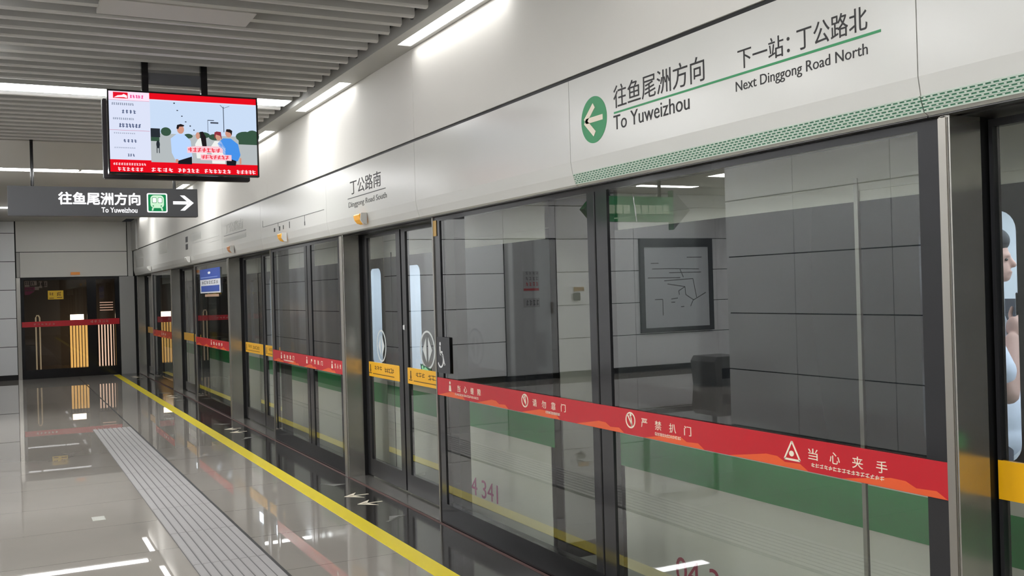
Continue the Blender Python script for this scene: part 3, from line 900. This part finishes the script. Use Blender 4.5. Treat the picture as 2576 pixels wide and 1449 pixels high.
scr('dark_lot', [R_(.268, .33, .44, .55), ell(.315, .64, .012, .05), R_(.305, .31, .66, .75), R_(.32, .325, .66, .75)], 3, (40, 46, 52))
scr('lamp_mast', [R_(.765, .770, .12, .45), stroke((.767, .14), (.745, .10), .004), stroke((.767, .14), (.81, .11), .004), R_(.655, .658, .30, .46), R_(.655, .70, .30, .31), R_(.675, .73, .325, .345)], 2, (70, 78, 92))
scr('birds', [ell(.43, .11, .006, .01, 6), ell(.45, .2, .007, .007, 6), ell(.48, .27, .006, .008, 6), ell(.505, .34, .007, .007, 6), ell(.535, .39, .006, .01, 6), ell(.56, .44, .005, .01, 6)], 2, (60, 66, 78))
scr('pale_shirt_figure', [[(.40, .56), (.44, .50), (.49, .50), (.535, .58), (.545, .80), (.51, .84), (.43, .84), (.405, .74)]], 3, (180, 208, 246))
scr('pale_top_figures', [[(.565, .62), (.59, .54), (.63, .54), (.65, .66), (.64, .80), (.575, .80)], [(.675, .64), (.70, .57), (.745, .57), (.775, .66), (.77, .86), (.68, .86)]], 3, (232, 234, 230))
scr('blue_shirt_figure', [[(.72, .60), (.76, .53), (.815, .53), (.865, .60), (.88, .74), (.86, .82), (.80, .82), (.77, .66)], [(.72, .60), (.775, .60), (.80, .78), (.78, .80)]], 3, (70, 142, 226))
scr('trousers', [[(.445, .84), (.54, .78), (.54, .88), (.445, .88)], [(.78, .78), (.85, .82), (.845, .88), (.78, .88)]], 4, (28, 28, 34))
scr('faces', [ell(.468, .44, .024, .055), ell(.585, .51, .014, .045), ell(.727, .51, .02, .05), ell(.80, .465, .024, .05), R_(.43, .448, .82, .86), R_(.872, .885, .78, .86)], 4, (202, 146, 126))
scr('hair', [[(.44, .43), (.445, .385), (.47, .37), (.495, .385), (.49, .40), (.46, .405), (.452, .44)], [(.60, .46), (.62, .455), (.64, .52), (.645, .66), (.615, .66), (.605, .54)], [(.78, .44), (.785, .41), (.81, .41), (.826, .43), (.82, .49), (.812, .455)]], 5, (34, 28, 30))
scr('red_hair', [[(.70, .46), (.715, .445), (.745, .45), (.752, .56), (.74, .50), (.71, .485), (.70, .55)]], 5, (140, 50, 62))
scr('caption_back', [[(.51, .66), (.57, .645), (.73, .64), (.755, .67), (.755, .72), (.51, .735)], [(.60, .745), (.815, .745), (.815, .82), (.60, .82)]], 6, (246, 196, 206))
scr('caption_print', scribble(.515, .74, .665, .72, 7, .85) + scribble(.605, .80, .755, .805, 7, .85), 7, (232, 70, 84))
bx('maker_plate', grey_ink, tv, 1.21, 1.25, Yt - .001, Yt + .002, 2.4975, 2.5025)

# ------------------------------------------------------------------ hanging direction sign
Ys = 11.58
hs = thing('hanging_sign', (1.05, Ys + .06, 2.5), 'dark grey hanging direction sign with white lettering, green train icon and arrow', 'sign')
bx('panel', mat('sign_grey', (72, 72, 76), rough=.35), hs, .098, 2.003, Ys, Ys + .12, 2.508, 2.818, bevel=.003)
MB().tube([(.335, Ys + .06, 2.81), (.335, Ys + .06, ZC + .05)], .016).build('hanger_pole', black_g, hs)
MB().tube([(1.765, Ys + .06, 2.81), (1.765, Ys + .06, ZC + .05)], .016).build('hanger_pole', black_g, hs)
sgw = lampmat('sign_white', (248, 248, 250), .62)
text('lettering', '往鱼尾洲方向', 'S', Ys, .580, 1.392, 2.632, 2.760, sgw, hs, fat=.0045)
text('lettering', 'To Yuweizhou', 'S', Ys, 1.000, 1.362, 2.548, 2.602, sgw, hs, fat=.0015)
ic = flat('train_icon', [rrect(1.463, 1.678, 2.552, 2.765, .018)], 'S', Ys, sgw, hs)
flat('icon_field', [rrect(1.477, 1.664, 2.566, 2.751, .012)], 'S', Ys - .0015, lampmat('sign_green', (30, 140, 84), .52), ic)
flat('icon_train', [rrect(1.500, 1.641, 2.602, 2.742, .04), [(1.515, 2.602), (1.535, 2.602), (1.525, 2.572), (1.512, 2.572)], [(1.606, 2.602), (1.626, 2.602), (1.629, 2.572), (1.616, 2.572)]], 'S', Ys - .003, lampmat('sign_pale_green', (206, 244, 210), .56), ic)
flat('icon_window', [rrect(1.517, 1.564, 2.656, 2.718, .01), rrect(1.577, 1.624, 2.656, 2.718, .01), circle(1.528, 2.624, .007, None, 10), circle(1.612, 2.624, .007, None, 10)], 'S', Ys - .0045, lampmat('sign_green', (30, 140, 84), .52), ic)
flat('icon_glass', [rrect(1.522, 1.560, 2.661, 2.713, .008), rrect(1.581, 1.619, 2.661, 2.713, .008)], 'S', Ys - .006, sgw, ic)
flat('arrow', [rect(1.738, 1.90, 2.644, 2.680), [(1.813, 2.745), (1.862, 2.745), (1.960, 2.662), (1.862, 2.576), (1.813, 2.576), (1.905, 2.662)]], 'S', Ys, sgw, hs)

# ------------------------------------------------------------------ things on the opposite side that the glass mirrors
mb = thing('map_board', (-5.98, 15.4, .71), 'framed route map on the white cross wall, mirrored in the long glass screen', 'map')
MB().ring([(-6.82, .715), (-5.15, .715), (-5.15, 2.465), (-6.82, 2.465)], [(-6.72, .80), (-5.24, .80), (-5.24, 2.30), (-6.72, 2.30)], 15.34, 15.40, 'y').build('frame', mat('map_frame', (58, 60, 62), rough=.3), mb)
bx('sheet', mat('map_sheet', (196, 200, 202), rough=.2), mb, -6.72, -5.24, 15.355, 15.40, .80, 2.30)
lines = []
def ML(*pts):
    for a, c in zip(pts, pts[1:]):
        lines.append(stroke((-5.24 - a[0] * 1.48, .8 + a[1] * 1.5), (-5.24 - c[0] * 1.48, .8 + c[1] * 1.5), .016))
ML((.05, .62), (.55, .615)); ML((.3, .58), (.75, .60), (.8, .36)); ML((.35, .54), (.62, .5), (.52, .45), (.53, .4)); ML((.62, .5), (.63, .4), (.75, .33), (.95, .42)); ML((.12, .73), (.42, .73), (.85, .72)); ML((.38, .68), (.88, .68)); ML((.1, .80), (.22, .80)); ML((.66, .87), (.9, .87)); ML((.55, .72), (.6, .62)); ML((.15, .35), (.27, .35), (.27, .15)); ML((.4, .35), (.5, .36)); ML((.4, .31), (.46, .31)); ML((.55, .25), (.6, .25)); ML((.7, .25), (.75, .34))
flat('map_lines', lines, 'S', 15.355, grey_ink, mb)
dr = struct(thing('door_2', (-2.88, 15.4, 0)))
bx('door_panel', mat('grey_door', (172, 174, 174), rough=.35), dr, -3.385, -2.375, 15.395, 15.44, .02, 2.455)
bx('door_handle', steel, dr, -3.29, -3.265, 15.35, 15.395, 1.15, 1.35)
nt_ = thing('door_notices', (-2.9, 15.39, 1.25), 'column of small red and grey notices on the grey service door', 'notice')
flat('sheet', [rect(-3.04, -2.72, 1.55, 1.90), rect(-3.04, -2.72, 1.27, 1.43)], 'S', 15.394, mat('notice_pale_grey', (150, 150, 150), rough=.5), nt_)
flat('print', scribble(-3.02, -2.75, 1.84, 1.89, 4) + scribble(-3.02, -2.75, 1.74, 1.80, 4) + scribble(-3.02, -2.75, 1.30, 1.40, 4), 'S', 15.392, grey_ink, nt_)
flat('red_field', [rect(-3.03, -2.73, 1.56, 1.60)] + scribble(-3.02, -2.75, 1.64, 1.71, 4), 'S', 15.392, mat('notice_red', (170, 40, 44), rough=.5), nt_)
ab = thing('alarm_box', (-3.75, 15.38, 1.35), 'small brass and black alarm box on the white cross wall beside the service door', 'alarm')
bx('case', black_g, ab, -3.85, -3.72, 15.34, 15.40, 1.36, 1.50, bevel=.01)
bx('plate', mat('brass', (170, 130, 70), rough=.3, metal=.8), ab, -3.95, -3.74, 15.385, 15.40, 1.53, 1.60)
bt = thing('ticket_bin', (-4.6, 12.7, 0), 'low dark grey bin standing in the recess before the cross wall', 'bin')
MB().prism([(-5.0, 0.0), (-4.42, 0), (-4.38, .38), (-4.44, .46), (-4.96, .46)], 12.3, 12.9, 'y').build('body', mat('bin_grey', (112, 112, 110), rough=.5), bt)
bx('opening', black_m, bt, -4.9, -4.52, 12.29, 12.31, .12, .28)
gs = thing('exit_sign', (-1.15, 9.6, 2.3), 'green double arrow exit sign hung by the recess, mirrored in the long glass screen', 'sign')
MB().prism([(-1.90, 2.47), (-1.66, 2.70), (-1.66, 2.62), (-.66, 2.62), (-.66, 2.70), (-.44, 2.47), (-.66, 2.24), (-.66, 2.33), (-1.66, 2.33), (-1.66, 2.24)], 9.55, 9.65, 'y').build('body', mat('exit_sign_green', (42, 110, 66), rough=.4), gs)
flat('arrow_head', [[(-1.90, 2.47), (-1.66, 2.70), (-1.66, 2.24)]], 'S', 9.549, mat('exit_arrow_grey', (84, 84, 84), rough=.4), gs)
flat('arrow_head_dark', [[(-.44, 2.47), (-.66, 2.70), (-.66, 2.24)]], 'S', 9.549, mat('exit_arrow_dark', (16, 46, 38), rough=.4), gs)
flat('tiles', [rect(a, a + .085, 2.42, 2.52) for a in (-1.60, -1.50, -1.40, -1.30, -1.20, -1.05, -.95, -.85, -.75)], 'S', 9.549, mat('exit_tile', (150, 170, 140), rough=.4), gs)
flat('divider', [stroke((-1.10, 2.62), (-1.14, 2.33), .012)], 'S', 9.548, white_m, gs)
for xx in (-1.5, -.8):
    bx('hanger_pole', black_g, gs, xx - .015, xx + .015, 9.585, 9.615, 2.6, ZC + .05)

# ------------------------------------------------------------------ train
def seg_minus(y0, y1, cuts):
    out = []
    a = y0
    for c0, c1 in sorted(cuts):
        if c0 > a:
            out.append((a, min(c0, y1)))
        a = max(a, c1)
    if a < y1:
        out.append((a, y1))
    return out
def train_car(y0, y1, doors, label, num, num_y, num_m, num_z, lamps=True):
    t = thing('train_car', (XT + 1.3, (y0 + y1) / 2, -.1), label, 'train', 'cars of the waiting train')
    spans = [(c - .96, c + .96) for c in doors]
    segs = seg_minus(y0, y1, spans)
    b = MB(); gb = MB(); wb = MB(); ub = MB()
    for a, c in segs:
        b.box(XT, XT + .06, a, c, -.25, .90)
        gb.box(XT - .002, XT + .01, a, c, .605, .782)
        wb.box(XT - .001, XT + .05, a, c, .90, 1.908)
    b.box(XT, XT + .06, y0, y1, 1.908, 2.35)
    b.box(XT - .004, XT + .01, y0, y1, 1.972, 1.978)
    b.build('body_side', train_w, t)
    gb.build('green_stripe', train_g, t)
    wb.build('window_band', train_dark, t)
    MB().prism([(XT, 2.35), (XT + .18, 2.62), (XT + .5, 2.75), (XT + 2.2, 2.75), (XT + 2.65, 2.35)], y0, y1, 'y').build('roof', train_w, t)
    bx('end_wall', train_w, t, XT, XT + 2.65, y1 - .05, y1, -.25, 2.6) if y1 < 10 else bx('end_wall', train_w, t, XT, XT + 2.65, y0, y0 + .05, -.25, 2.6)
    bx('saloon_floor', mat('saloon_floor', (120, 122, 126), rough=.4), t, XT + .06, XT + 2.6, y0, y1, -.1, 0)
    bx('saloon_ceiling', mat('saloon_white', (232, 236, 240), rough=.5), t, XT + .06, XT + 2.6, y0, y1, 2.12, 2.16)
    bx('far_side', mat('saloon_white', (232, 236, 240), rough=.5), t, XT + 2.6, XT + 2.66, y0, y1, -.25, 2.5)
    if y0 < 0:
        bx('far_windows', mat('far_window_grey', (64, 68, 78), rough=.1), t, XT + 2.585, XT + 2.6, y0 + .5, y1 - .5, .95, 1.45)
    for dx in (.7, 1.9):
        bx('saloon_light', lampmat('saloon_lamp', (236, 244, 255), 12.0), t, XT + dx, XT + dx + .14, y0 + .3, y1 - .3, 2.105, 2.12)
    for c in doors:
        for s in (-1, 1):
            u0, u1 = (c - .95, c - .006) if s < 0 else (c + .006, c + .95)
            wc = c + s * .47
            d = MB().box(XT - .004, XT + .035, u0, u1, -.02, .605).box(XT - .004, XT + .035, u0, u1, .782, .90)
            dl = d.build('train_door_leaf', train_w, t)
            bx('stripe', train_g, dl, XT - .006, XT + .03, u0, u1, .605, .782)
            MB().ring(outer_of(u0, u1, .90, 1.908), rrect(wc - .2, wc + .2, .958, 1.82, .07), XT - .005, XT + .035, 'x').build('window_surround', train_dark, dl)
            bx('window_glass', tw_glass, dl, XT + .01, XT + .016, wc - .21, wc + .21, .95, 1.83)
        MB().box(XT - .012, XT + .03, c - .975, c - .955, -.05, 2.0).build('door_jamb', steel_l, t)
        MB().box(XT - .012, XT + .03, c + .955, c + .975, -.05, 2.0).build('door_jamb', steel_l, t)
        MB().box(XT - .008, XT + .03, c - .955, c + .955, 1.95, 2.0).build('door_head', train_w, t)
        bx('door_seal', black_m, t, XT - .006, XT + .02, c - .006, c + .006, -.02, 1.95)
    text('number', num, 'H', XT, num_y[0], num_y[1], num_z[0], num_z[1], num_m, t)
    return t
train_car(-9.0, 4.70, [1.95, -2.93, -7.0], 'near train car behind the right part of the long screen', '04 342', (4.20, 3.64), crim_m, (.082, .212))
train_car(5.43, 23.6, [8.25, 13.1, 18.0], 'far train car past the gangway gap, numbered 04 341', '04 341', (6.80, 6.26), magenta_m, (.105, .235))
gw = thing('gangway', (XT + 1.3, 5.06, 0), 'dark folded gangway between the two train cars', 'gangway')
b = MB()
for k in range(9):
    yy = 4.70 + k * .081
    b.prism([(XT + .35, yy), (XT + .28, yy + .04), (XT + .35, yy + .081), (XT + 2.3, yy + .081), (XT + 2.37, yy + .04), (XT + 2.3, yy)], -.1, 2.2, 'z')
b.build('bellows', mat('bellows_grey', (52, 54, 56), rough=.7), gw)
tag(gw, gw['label'], 'gangway')
struct(bx('wall_tunnel', mat('tunnel_concrete', (40, 40, 40), rough=.9), None, 6.6, 6.8, -10, 25, -1.4, 4.5))
struct(MB().box(2.9, 6.8, -10, 25, 3.6, 3.7).build('ceiling_tunnel', mat('tunnel_concrete', (40, 40, 40), rough=.9)))
struct(MB().box(3.0, 6.8, -10, 25, -1.4, -1.2).build('floor_track', mat('tunnel_concrete', (40, 40, 40), rough=.9)))

# ------------------------------------------------------------------ passenger
PO = Vector((3.72, 2.874, 0.0))
PF = Vector((0.6, -0.8, 0.0))
PR = Vector((-0.8, -0.6, 0.0))
def pw(a, b_, z):
    return PO + PF * a + PR * b_ + Vector((0, 0, z))
class Blob:
    """spheres strung along limbs, fused into one smooth skin"""
    def __init__(s):
        s.bm = bmesh.new()
    def ell(s, c, ra, rb, rz, sub=3):
        q = bmesh.ops.create_icosphere(s.bm, subdivisions=sub, radius=1.0)
        for v in q['verts']:
            v.co = pw(c[0] + v.co.x * ra, c[1] + v.co.y * rb, c[2] + v.co.z * rz)
        return s
    def limb(s, *pts):
        for (p, r0), (q, r1) in zip(pts, pts[1:]):
            p, q = Vector(p), Vector(q)
            n = max(2, int((q - p).length / (min(r0, r1) * .35)))
            for i in range(n + 1):
                t = i / n
                c = p.lerp(q, t)
                rr = r0 + (r1 - r0) * t
                s.ell(c, rr, rr, rr, 2)
        return s
    def cut(s, fn):
        bmesh.ops.delete(s.bm, geom=[v for v in s.bm.verts if fn(v.co)], context='VERTS')
        return s
    def skin(s, name, m, parent, voxel, smooth=4):
        me = bpy.data.meshes.new(name)
        s.bm.to_mesh(me)
        s.bm.free()
        o = bpy.data.objects.new(name, me)
        COL.objects.link(o)
        md = o.modifiers.new('fuse', 'REMESH')
        md.mode = 'VOXEL'
        md.voxel_size = voxel
        sm = o.modifiers.new('soft', 'SMOOTH')
        sm.iterations = smooth
        sm.factor = .5
        dg = bpy.context.evaluated_depsgraph_get()
        out = bpy.data.meshes.new_from_object(o.evaluated_get(dg))
        bpy.data.objects.remove(o)
        return link(name, out, m, parent, True)
skin_m = mat('skin', (206, 164, 146), rough=.55)
pe = thing('person', tuple(PO), 'person in a white T-shirt with dark hair standing in the train, holding up a phone', 'person')
B = Blob()
B.ell((0, 0, .96), .115, .16, .13).ell((.01, 0, 1.12), .105, .145, .17).ell((0, 0, 1.30), .115, .165, .15).ell((-.01, 0, 1.41), .085, .17, .075)
B.limb(((-.015, 0, 1.42), .062), ((.005, 0, 1.58), .056))
B.ell((.005, 0, 1.685), .098, .078, .108).ell((.045, 0, 1.625), .062, .058, .06).ell((.082, 0, 1.592), .026, .028, .022)
B.ell((.088, 0, 1.682), .022, .045, .018)                                    # brow
B.limb(((.098, 0, 1.676), .010), ((.118, 0, 1.642), .014))                   # nose
B.ell((.103, 0, 1.612), .012, .024, .006).ell((.100, 0, 1.601), .012, .022, .007)   # lips
for sd in (-1, 1):
    B.ell((-.005, sd * .080, 1.655), .020, .010, .032)                       # ear
    B.limb(((0, sd * .085, .93), .092), ((.02, sd * .095, .52), .058), ((.0, sd * .095, .40), .058), ((-.025, sd * .095, .09), .040))
    B.limb(((-.04, sd * .095, .045), .042), ((.10, sd * .105, .030), .036), ((.17, sd * .11, .022), .026))
# right arm bent, hand before the chest; left arm hanging
B.limb(((-.01, .165, 1.42), .058), ((.03, .225, 1.28), .050), ((.085, .245, 1.125), .043), ((.097, .19, 1.22), .042), ((.105, .13, 1.335), .029))
B.limb(((-.01, -.165, 1.42), .058), ((-.01, -.235, 1.12), .043), ((.03, -.24, .90), .029))
B.ell((.112, .105, 1.385), .030, .022, .045)
for k, (dz, ln) in enumerate(((.030, .055), (.010, .062), (-.010, .058), (-.028, .046))):
    zb = 1.395 + dz
    B.limb(((.128, .092, zb), .0095), ((.142 + ln * .25, .070, zb + .012), .0088), ((.138, .070 - ln * .55, zb + .016), .0080))
B.limb(((.108, .090, 1.40), .011), ((.100, .060, 1.435), .0095), ((.108, .040, 1.462), .0085))
B.ell((.05, -.24, .845), .028, .020, .045)
for k, dx in enumerate((.028, .010, -.008, -.024)):
    B.limb(((.05 + dx * .8, -.24, .815), .0095), ((.058 + dx, -.235, .775), .0088), ((.062 + dx, -.222, .745 + .006 * k), .0078))
B.limb(((.075, -.235, .86), .011), ((.095, -.225, .82), .009))
B.skin('body', skin_m, pe, .0055, 3)
Bs = Blob()
Bs.ell((0, 0, .93), .15, .185, .12).ell((.015, 0, 1.02), .140, .178, .18).ell((.01, 0, 1.14), .128, .168, .17).ell((0, 0, 1.30), .128, .180, .15).ell((-.01, 0, 1.405), .098, .18, .072)
for sd in (-1, 1):
    e = (.055, .245, 1.215) if sd > 0 else (-.01, -.215, 1.20)
    Bs.limb(((-.01, sd * .165, 1.41), .070), ((.015 if sd > 0 else -.01, sd * .215, 1.30), .068), (e, .066))
Bs.skin('t_shirt', mat('white_cotton', (226, 230, 238), rough=.8), pe, .009, 3)
Bt = Blob()
Bt.ell((0, 0, .92), .128, .172, .12)
for sd in (-1, 1):
    Bt.limb(((0, sd * .088, .90), .105), ((.02, sd * .098, .52), .078), ((-.015, sd * .098, .12), .062))
Bt.skin('trousers', mat('grey_trousers', (72, 76, 84), rough=.8), pe, .010, 3)
Bh = Blob()
Bh.ell((-.006, 0, 1.715), .108, .090, .098).ell((-.045, 0, 1.66), .072, .084, .090).ell((.03, 0, 1.745), .080, .078, .062)
Bh.cut(lambda c: (c - PO).dot(PF) > .075 and c.z < 1.70)
Bh.skin('hair', mat('dark_hair', (40, 39, 41), rough=.6), pe, .008, 2)
for sd in (-1, 1):
    q = Blob().ell((.091, sd * .030, 1.664), .008, .013, .006)
    q.skin('eye', mat('eye_dark', (30, 24, 22), rough=.2), pe, .002, 1)
    Blob().ell((-.0, sd * .1, .028), .005, .005, .005, 1).limb(((-.055, sd * .095, .040), .050), ((.10, sd * .105, .036), .046), ((.185, sd * .112, .028), .034)).skin('shoe', mat('white_shoe', (206, 206, 206), rough=.6), pe, .008, 2)
ph = MB().box(-.036, .036, -.004, .004, -.075, .075)
bmesh.ops.bevel(ph.bm, geom=ph.bm.edges[:], offset=.003, segments=2, affect='EDGES')
mx = Matrix((PR, PF, Vector((0, 0, 1)))).transposed().to_4x4()
mx.translation = pw(.126, .052, 1.452)
bmesh.ops.transform(ph.bm, matrix=mx, verts=ph.bm.verts)
tag(ph.build('mobile_phone', black_g), 'dark mobile phone held up by the person inside the train', 'phone')
